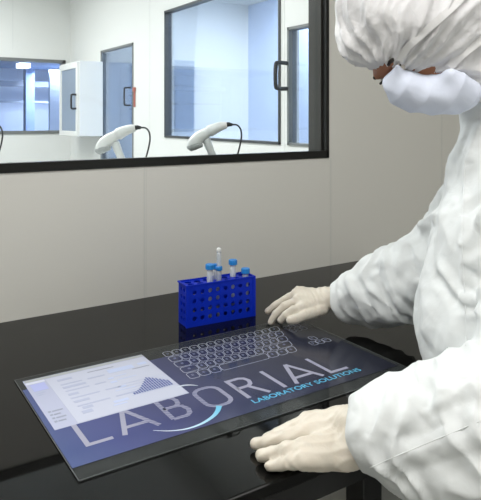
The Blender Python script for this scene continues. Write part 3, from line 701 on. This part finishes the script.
# --- coverall
def coverall(P):
    d = smin(cap_d(P, C(487,102,1.20), Pn['neck'], .054, .066), cap_d(P, C(499,112,1.21), Pn['upper'], .062, .098), .02)
    d = smin(d, cap_d(P, Pn['upper']-side*.10+RT*.01, Pn['upper']+side*.11, .10, .090), .05)
    d = smin(d, cap_d(P, Pn['upper']+RT*.01, Pn['chest'], .115, .128), .05)
    d = smin(d, cap_d(P, Pn['chest']-side*.05, Pn['chest']+side*.07, .122, .118), .05)
    d = smin(d, cap_d(P, Pn['chest'], Pn['belly']+Vector((0,0,.02)), .130, .138), .05)
    d = smin(d, cap_d(P, Pn['belly']+Vector((0,0,.03))-side*.02, Pn['belly']+Vector((0,0,.03))+side*.05, .135, .13), .05)
    d = smin(d, cap_d(P, Pn['belly']+Vector((.05,-.10,-.02)), Pn['hip']+Vector((.03,-.04,0)), .14, .155), .05)
    h = Pn['hip']; lat = Vector((.80,.12,0)).normalized()
    for s, kx, fx in ((-1,(.95,.50,.48),(.94,.42,.10)),(1,(1.24,.50,.48),(1.27,.40,.10))):
        hj = h+lat*s*.085+Vector((.02,-.05,0)); K_ = Vector(kx); A_ = Vector(fx)
        d = smin(d, cap_d(P, hj, K_, .125, .085), .03); d = smin(d, cap_d(P, K_, A_, .085, .075), .03)
    # far arm
    a, e_, w_ = Pn['shF'], Pn['elF'], Pn['wrF']
    f_ = cap_d(P, Pn['upper']+side*.07, a, .088, .078); f_ = smin(f_, cap_d(P, a, e_+Vector((0,0,.015)), .080, .088), .03)
    m1 = e_.lerp(w_, .42)+Vector((0,0,.000)); f_ = smin(f_, cap_d(P, e_, m1, .088, .090), .03); m2 = e_.lerp(w_, .80)
    f_ = smin(f_, cap_d(P, m1+Vector((0,0,-.005)), m2+Vector((0,0,-.004)), .088, .062), .025); f_ = smin(f_, cap_d(P, m2, w_, .060, .044), .015)
    f_ = smin(f_, cap_d(P, C(372,321,1.545), C(396,303,1.51), .016, .05), .03); f_ = smin(f_, cap_d(P, C(347,287,1.60), C(362,289,1.57), .020, .03), .02)
    d = smin(d, f_, .02)
    # near arm
    a, e_, w_ = Pn['shN'], Pn['elN'], Pn['wrN']
    f_ = cap_d(P, Pn['upper']-side*.08+RT*.03, a, .10, .095); f_ = smin(f_, cap_d(P, a, e_+Vector((0,0,.03)), .095, .115), .04)
    m1 = e_.lerp(w_, .33); m2 = e_.lerp(w_, .70); m3 = e_.lerp(w_, .93)
    f_ = smin(f_, cap_d(P, e_-Vector((0,0,.012)), m1-Vector((0,0,.01)), .122, .116), .03)
    f_ = smin(f_, cap_d(P, m1+Vector((0,0,.0)), m2+Vector((0,0,-.006)), .118, .085), .03)
    f_ = smin(f_, cap_d(P, m2+Vector((0,0,-.006)), m3, .083, .054), .03)
    f_ = smin(f_, cap_d(P, m3, w_, .054, .050), .01)
    d = smin(d, f_, .012)
    # keep the cloth off the bench (draped over its front edge)
    bz = np.maximum(np.maximum(by0-.012-P[:,1], P[:,2]-(TOP+.006)), P[:,0]-(bx1+.0))
    bz = np.maximum(by0-.010-P[:,1], P[:,2]-(TOP+.008)); d = smax(d, -bz, .01)
    # flat cuts at the cuffs and ankles
    for e_, w_ in ((Pn['elN'],Pn['wrN']),(Pn['elF'],Pn['wrF'])):
        ax = (w_-e_).normalized(); near = cap_d(P, w_, w_+ax*.1, .07, .07)
        cut = np.where(near < .03, P@np.array(ax, dtype=np.float32)-float(w_.dot(ax))+.006, -1); d = np.where(cut > -.02, smax(d, cut, .004), d)
    return smax(d, .055-P[:,2], .01)
lo = np.min([np.array(v) for v in Pn.values()], 0)-.2; hi = np.max([np.array(v) for v in Pn.values()], 0)+.2
lo[2] = .03; lo[1] = .2
V, F = surface(coverall, lo, hi, .0095); V, F = subdiv(V, F); V = smooth(V, F, 3)
N = vnormals(V, F)
disp = crumple(V, ((.24,.017),(.13,.010),(.07,.0045),(.035,.0015)), 3)
# bunched rings along both sleeves
for e_, w_, amp, frq, sd in ((Pn['elN'],Pn['wrN'],.009,19,4),(Pn['elF'],Pn['wrF'],.007,20,9),(Pn['shN'],Pn['elN'],.006,10,5),(Pn['shF'],Pn['elF'],.006,13,6)):
    a = np.array(e_); b_ = np.array(w_); ab = b_-a; t_ = np.clip(((V-a)@ab)/(ab@ab), 0, 1); q_ = V-(a+t_[:,None]*ab); r_ = np.linalg.norm(q_, axis=1)
    m_ = np.clip(1-(r_-.12)/.04, 0, 1)*np.clip(t_*6, 0, 1)*np.clip((1.02-t_)*9, .25, 1)
    u1 = np.cross(ab/np.linalg.norm(ab), [0,0,1]); ph = (q_@u1)/np.maximum(r_,.01)
    w1 = tri(t_*np.linalg.norm(ab)*frq+1.1*sine_noise(V, 7, sd)+.45*ph); disp += amp*m_*((1-w1)**1.5-.35)*(.45+.9*np.clip(sine_noise(V, 5, sd+3)+.4, 0, 1))
# keep clear of the bench
dz = (V[:,1] > by0-.03) & (V[:,2] < TOP+.012); disp[dz] = np.minimum(disp[dz], 0)*.2
V = V+N*disp[:,None]
inb = (V[:,1] > by0-.004) & (V[:,2] < TOP+.004) & (V[:,2] > TOP-.03); V[inb,2] = TOP+.004
def crease(V, F, N, lines, zref):
    me_v = [Vector(v) for v in V]; T_ = BVHTree.FromPolygons(me_v, [tuple(f) for f in F.tolist()])
    D = np.zeros(len(V))
    for pts_, amp, wd_ in lines:
        W_ = []
        for p_ in spline([Vector((x,y,0)) for x,y in pts_], 5):
            dr_ = (C(p_.x,p_.y,zref)-EYE).normalized(); hit = T_.ray_cast(EYE, dr_)
            if hit[0]: W_.append(np.array(hit[0]))
        best = np.full(len(V), 9.0); par = np.zeros(len(V)); m_ = len(W_)
        for i in range(m_-1):
            a, b_ = W_[i], W_[i+1]; ab = b_-a; t_ = np.clip(((V-a)@ab)/max(ab@ab,1e-9), 0, 1); q_ = np.linalg.norm(V-a-t_[:,None]*ab, axis=1)
            u_ = q_ < best; best[u_] = q_[u_]; par[u_] = (i+t_[u_])/max(m_-1,1)
        fade = np.clip(np.sin(np.pi*np.clip(par,.04,.96))*2.2, 0, 1)
        D += amp*fade*(np.clip(1-best/wd_, 0, 1)**1.2)
    return V+N*D[:,None]
N = vnormals(V, F)
V = crease(V, F, N, [
 ([(417,415),(440,404),(463,394),(484,386)], .012, .030), ([(417,422),(440,412),(463,403),(484,396)], -.007, .022),
 ([(412,376),(424,386),(431,398),(420,414)], -.010, .022), ([(422,370),(436,384),(444,398)], .008, .022),
 ([(436,358),(446,370),(462,378),(484,380)], .009, .024), ([(357,394),(362,415),(356,436)], .006, .014), ([(366,392),(371,415),(366,440)], -.006, .014),
 ([(388,390),(393,412),(386,440)], .006, .018), ([(360,480),(385,482),(420,470),(484,452)], -.006, .022), ([(395,440),(420,434),(445,420)], -.007, .02),
 ([(347,275),(357,300),(372,326)], .009, .018), ([(356,276),(366,300),(378,318)], -.008, .018), ([(384,252),(392,285),(404,318)], .010, .022), ([(374,262),(382,290),(392,316)], -.009, .018),
 ([(337,286),(344,298),(345,308)], -.004, .010), ([(407,240),(412,262),(418,282)], -.010, .02),
 ([(418,228),(430,220),(440,214)], .012, .022), ([(437,262),(448,276),(458,292),(478,306)], .009, .020), ([(434,272),(446,290),(458,304)], -.008, .018),
 ([(467,150),(465,200),(463,245),(467,330)], .006, .014), ([(484,196),(470,208),(462,216)], -.009, .018), ([(484,210),(474,232),(462,250)], .009, .020),
 ([(484,255),(472,262),(464,266)], .008, .018), ([(462,262),(474,276),(484,282)], -.008, .018), ([(470,125),(465,140),(458,158)], -.004, .012), ([(484,120),(474,142),(470,165)], .008, .018)], 1.1)
cov = np_obj('coverall', V-pl, F, 'tyvek', person)
cb = BVHTree.FromPolygons([Vector(v) for v in V], [tuple(f) for f in F.tolist()])
for pts_ in ([(368,469),(392,458),(430,442),(490,417)], [(465,152),(463,200),(462,245),(465,300),(466,346)]):
    W_ = []
    for p_ in spline([Vector((x,y,0)) for x,y in pts_], 7):
        dr_ = (C(p_.x,p_.y,1.0)-EYE).normalized(); hit = cb.ray_cast(EYE, dr_)
        if hit[0]: W_.append(hit[0]-Vector(pl)-hit[1]*.0001)
    MB().tube(W_, .0008, 6).build('seam', 'tyvek', cov, True)
# shoes
for fx, lab in (((.94,.42),0),((1.27,.40),1)):
    c = Vector((fx[0],fx[1],0)); dr_ = Vector((-.25,1,0)).normalized(); A_ = c-dr_*.06; B_ = c+dr_*.14
    def shoe(P):
        d = cap_d(P, A_+Vector((0,0,.05)), B_+Vector((0,0,.036)), .047, .038); d = smin(d, cap_d(P, c+Vector((0,0,.05)), c+Vector((0,0,.10)), .05, .05), .03)
        return smax(d, .002-P[:,2], .005)
    V, F = surface(shoe, (c.x-.2,c.y-.2,-.02), (c.x+.2,c.y+.25,.18), .008); np_obj('shoe', smooth(V,F,1)-pl, F, 'shoe', person)
# --- hood: puffy, gathered at the face, open below the brow
fda = np.array(Fd); uda = np.array(Ud); sda = np.array(Sd); hca = np.array(Hc)
dn = (-RT*.20+Vector((0,0,-.98))).normalized()                # gathered edge faces down
edge_pt = C(400,69,1.17)
def hood(P):
    d = ell_d(P, Hh+Ud*.012-Fd*.025, (Fd,Ud,Sd), (.142,.152,.128))
    d = smin(d, ell_d(P, Hh-Fd*.075-Ud*.035, (Fd,Ud,Sd), (.105,.12,.115)), .05)
    d = smin(d, cap_d(P, C(359,42,1.20), C(378,51,1.19), .034, .040), .03)
    d = smin(d, cap_d(P, Hh-Fd*.06-Ud*.06, Pn['neck']+RT*.045+Vector((0,0,-.01)), .105, .080), .05)
    pl_ = P@np.array(dn, dtype=np.float32)-float(edge_pt.dot(dn))
    q_ = (P-np.array(edge_pt, dtype=np.float32))@np.array(RT, dtype=np.float32)
    pl_ = pl_-np.clip((q_-.10)*.8, 0, .12)                     # the edge drops towards the neck
    # opening hollow around the face
    face = ell_d(P, H(.07,-.055,0), (Fd,Ud,Sd), (.09,.085,.076))
    d = smax(d, pl_, .012)
    return d
V, F = surface(hood, hca-.27, hca+.27, .0075); V, F = subdiv(V, F); V = smooth(V, F, 3); N = vnormals(V, F)
q = V-hca; fu = q@uda; fs = q@sda; ff = q@fda; phi = np.arctan2(fs, fu)
gat = np.clip((ff+.12)/.2, 0, 1)
wp = phi*3.2+.9*sine_noise(V, 6, 21)+ff*3; w1 = tri(wp)
disp = .0075*((1-w1)**2-.3)*(.3+gat)+.004*((1-tri(phi*7+1.3*sine_noise(V, 9, 33)+ff*5))**2-.3)*gat
disp += crumple(V, ((.10,.0075),(.055,.004),(.032,.0022)), 8)
V = V+N*disp[:,None]; V = smooth(V, F, 1, .3)
hoodo = np_obj('hood', V-pl, F, 'hood', person)
# --- face mask
def maskf(P):
    ax = (RT, Vector((0,0,1)), FW)
    d = ell_d(P, C(407,88,1.165), ax, (.038,.032,.055))
    d = smin(d, ell_d(P, C(430,98,1.165), ax, (.060,.028,.062)), .03)
    d = smin(d, cap_d(P, C(398,67,1.125), C(397,82,1.15), .004, .026), .014)
    d = smin(d, ell_d(P, C(450,92,1.15), ax, (.050,.034,.048)), .03)
    d = smin(d, cap_d(P, C(452,75,1.105), C(468,96,1.13), .010, .014), .03)
    return d
V, F = surface(maskf, hca-.2, hca+.2, .005); V, F = subdiv(V, F); V = smooth(V, F, 2); N = vnormals(V, F)
q = V-hca; fu = q@uda; fs = q@sda; ff = q@fda
pleat = .0030*((1-tri(fu*26+fs*fs*30+.25*sine_noise(V,8,2)))**2)+crumple(V, ((.07,.0012),(.03,.0007)), 14)
V = V+N*pleat[:,None]; masko = np_obj('face_mask', V-pl, F, 'mask', person)
# ties of the mask lying over the hood (found by dropping points onto the hood surface)
bpy.context.view_layer.update()
def bvh(o):
    me = o.data; return BVHTree.FromPolygons([v.co+Vector(pl) for v in me.vertices], [tuple(p_.vertices) for p_ in me.polygons])
hb = bvh(hoodo)
def tie(pts, wd, name='mask_tie'):
    P_ = spline([Vector((x,y,0)) for x,y in pts], 8); mb = MB(); vs = []; cs = []
    for p_ in P_:
        tgt = C(p_.x, p_.y, 1.2); dr_ = (tgt-EYE).normalized(); hit = hb.ray_cast(EYE, dr_)
        cs.append((hit[0] if hit[0] else tgt)-dr_*.003)
    cs = [sum((cs[max(0,min(len(cs)-1,i+j))] for j in (-2,-1,0,1,2)), Vector())/5 for i in range(len(cs))]
    for i, c in enumerate(cs):
        t_ = (cs[min(i+1,len(cs)-1)]-cs[max(i-1,0)]).normalized(); vd = (c-EYE).normalized(); s_ = t_.cross(vd).normalized()*wd/2
        vs += [c+s_, c-s_, c-s_-vd*.0012, c+s_-vd*.0012]
    n_ = len(cs); fs_ = [(4*i+a, 4*i+(a+1)%4, 4*i+4+(a+1)%4, 4*i+4+a) for i in range(n_-1) for a in range(4)]+[(0,1,2,3),(4*n_-4,4*n_-3,4*n_-2,4*n_-1)]
    mb.add([v-Vector(pl) for v in vs], fs_); return mb.build(name, 'tie', masko)
tie([(399,62),(405,50),(418,38),(438,20),(458,2),(470,-12)], .013)
tie([(430,82),(444,72),(458,58),(472,46),(492,32)], .016)

# --- gloves (each: palm, four fingers of different length, thumb) --------------------------------
def glove(name, wrist, chains, palm, cuff, folds_seed, res=.0028):
    def g(P):
        d = None
        for a, b_, ra, rb in palm:
            q_ = cap_d(P, a, b_, ra, rb); d = q_ if d is None else smin(d, q_, .012)
        for ch in chains:
            f_ = None
            for i in range(len(ch)-1):
                (a, ra), (b_, rb) = ch[i], ch[i+1]; q_ = cap_d(P, a, b_, ra, rb); f_ = q_ if f_ is None else smin(f_, q_, .003)
            d = smin(d, f_, .0030)
        for a, b_, ra, rb in cuff: d = smin(d, cap_d(P, a, b_, ra, rb), .012)
        return smax(d, TOP+.0036-P[:,2], .002)
    pts = [np.array(c[0]) for ch in chains for c in ch]+[np.array(x) for q_ in palm+cuff for x in q_[:2]]
    lo = np.min(pts,0)-.045; hi = np.max(pts,0)+.045
    V, F = surface(g, lo, hi, res); V = smooth(V, F, 2, .4); N = vnormals(V, F)
    ax = np.array((palm[0][0]-wrist)); ax = ax/max(np.linalg.norm(ax),1e-6); t_ = (V-np.array(wrist))@ax
    m_ = np.clip(1.3-t_/.10, .12, 1)
    dsp = .0019*((1-tri(t_*75+1.2*sine_noise(V, 14, folds_seed)))**2-.3)*m_+crumple(V, ((.035,.0010),(.02,.0005)), folds_seed)
    low = V[:,2] < TOP+.006; dsp[low] = 0
    V = V+N*dsp[:,None]
    return np_obj(name, V-pl, F, 'glove', person)
# near hand, flat on the bench: fingers pointing left
def T(px, py, hgt=0.0):
    Z = FPX*(.55-hgt)/(py-HZ); return C(px, py, Z)
r = .0092
wr = Pn['wrN']+Vector((0,0,-.004))
mid = [(T(306,431,.036),.0128),(T(287,438,.030),.0120),(T(269,442,.019),.0110),(T(255.5,444,.0115),.0096)]
idxf = [(T(307,421,.042),.0128),(T(291,429,.034),.0118),(T(277,435,.024),.0105),(T(267,439,.014),.0092)]
rng = [(T(304,446,.034),.0126),(T(287,450,.029),.0120),(T(273,454,.018),.0110),(T(261,456,.0115),.0095)]
pky = [(T(303,460,.024),.0122),(T(292,461,.020),.0112),(T(281,464,.0135),.0102),(T(270,466,.0105),.0086)]
kn = (mid[0][0]-rng[0][0])
bases = [(C(342,423,1.00),.024),(C(344,434,.985),.024),(C(344,446,.97),.023),(C(344,456,.955),.021)]
th = [(C(338,425,1.01),.0150),(C(322,428,1.04),.0135),(C(308,430,1.06),.0115)]
th = [(Vector((p_.x,p_.y,TOP+r_+.004)), r_) for p_, r_ in th]
palm = [(b_[0], f_[0][0], b_[1], f_[0][1]+.0025) for b_, f_ in zip(bases, (idxf,mid,rng,pky))]
wdir = (Pn['elN']-Pn['wrN']).normalized()
cuff = [(C(364,424,.965), bases[0][0], .030, .024), (C(364,442,.955), bases[3][0], .032, .022)]
glove('glove', wr, [mid,idxf,rng,pky,th], palm, cuff, 4)
# far hand, resting its fingertips over the keyboard
wf = Pn['wrF']+Vector((0,0,.004))
def G(px, py, Z): return C(px, py, Z)
A1 = [(G(297,294,1.630),.0125),(G(285,300,1.640),.0115),(G(275,306,1.645),.0105),(G(268,311,1.648),.0092)]
A2 = [(G(298,301,1.60),.0125),(G(285,306,1.60),.0115),(G(276,314,1.60),.0104),(G(271,322,1.598),.0090)]
A0 = [(G(299,292,1.66),.0118),(G(290,297,1.675),.0110),(G(281,303,1.685),.0098),(G(275,309,1.69),.0085)]
A3 = [(G(303,308,1.575),.0125),(G(294,310,1.57),.0115),(G(286,315,1.57),.0106),(G(281,320,1.575),.0092)]
TH = [(G(322,310,1.57),.0150),(G(306,315,1.555),.0135),(G(296,319,1.55),.0120),(G(290,320.5,1.552),.0105)]
palm = [(wf.lerp(f_[0][0],.3), f_[0][0], .021, .0165) for f_ in (A3,A2,A1,A0)]
wdir = (Pn['elF']-Pn['wrF']).normalized()
cuff = [(wf+wdir*.05, wf.lerp(A1[0][0],.3), .031, .028)]
glove('glove', wf, [A0,A1,A2,A3,TH], palm, cuff, 7)

# ================================================================== CAMERA, WORLD, COLOUR
cam = bpy.data.cameras.new('camera'); co = bpy.data.objects.new('camera', cam); COL.objects.link(co)
co.location = EYE; co.rotation_euler = (PI/2, 0, -YAW)
cam.sensor_fit = 'VERTICAL'; cam.sensor_height = 36; cam.lens = FPX/500*36; cam.shift_y = -(250-HZ)/500; cam.clip_start = .02
cam.shift_x = 0
bpy.context.scene.camera = co
wd = bpy.data.worlds.new('world'); bpy.context.scene.world = wd; wd.use_nodes = True
wd.node_tree.nodes['Background'].inputs['Color'].default_value = (.8,.85,.9,1); wd.node_tree.nodes['Background'].inputs['Strength'].default_value = .3
sc = bpy.context.scene; sc.view_settings.view_transform = 'Standard'; sc.view_settings.look = 'None'; sc.view_settings.exposure = 0
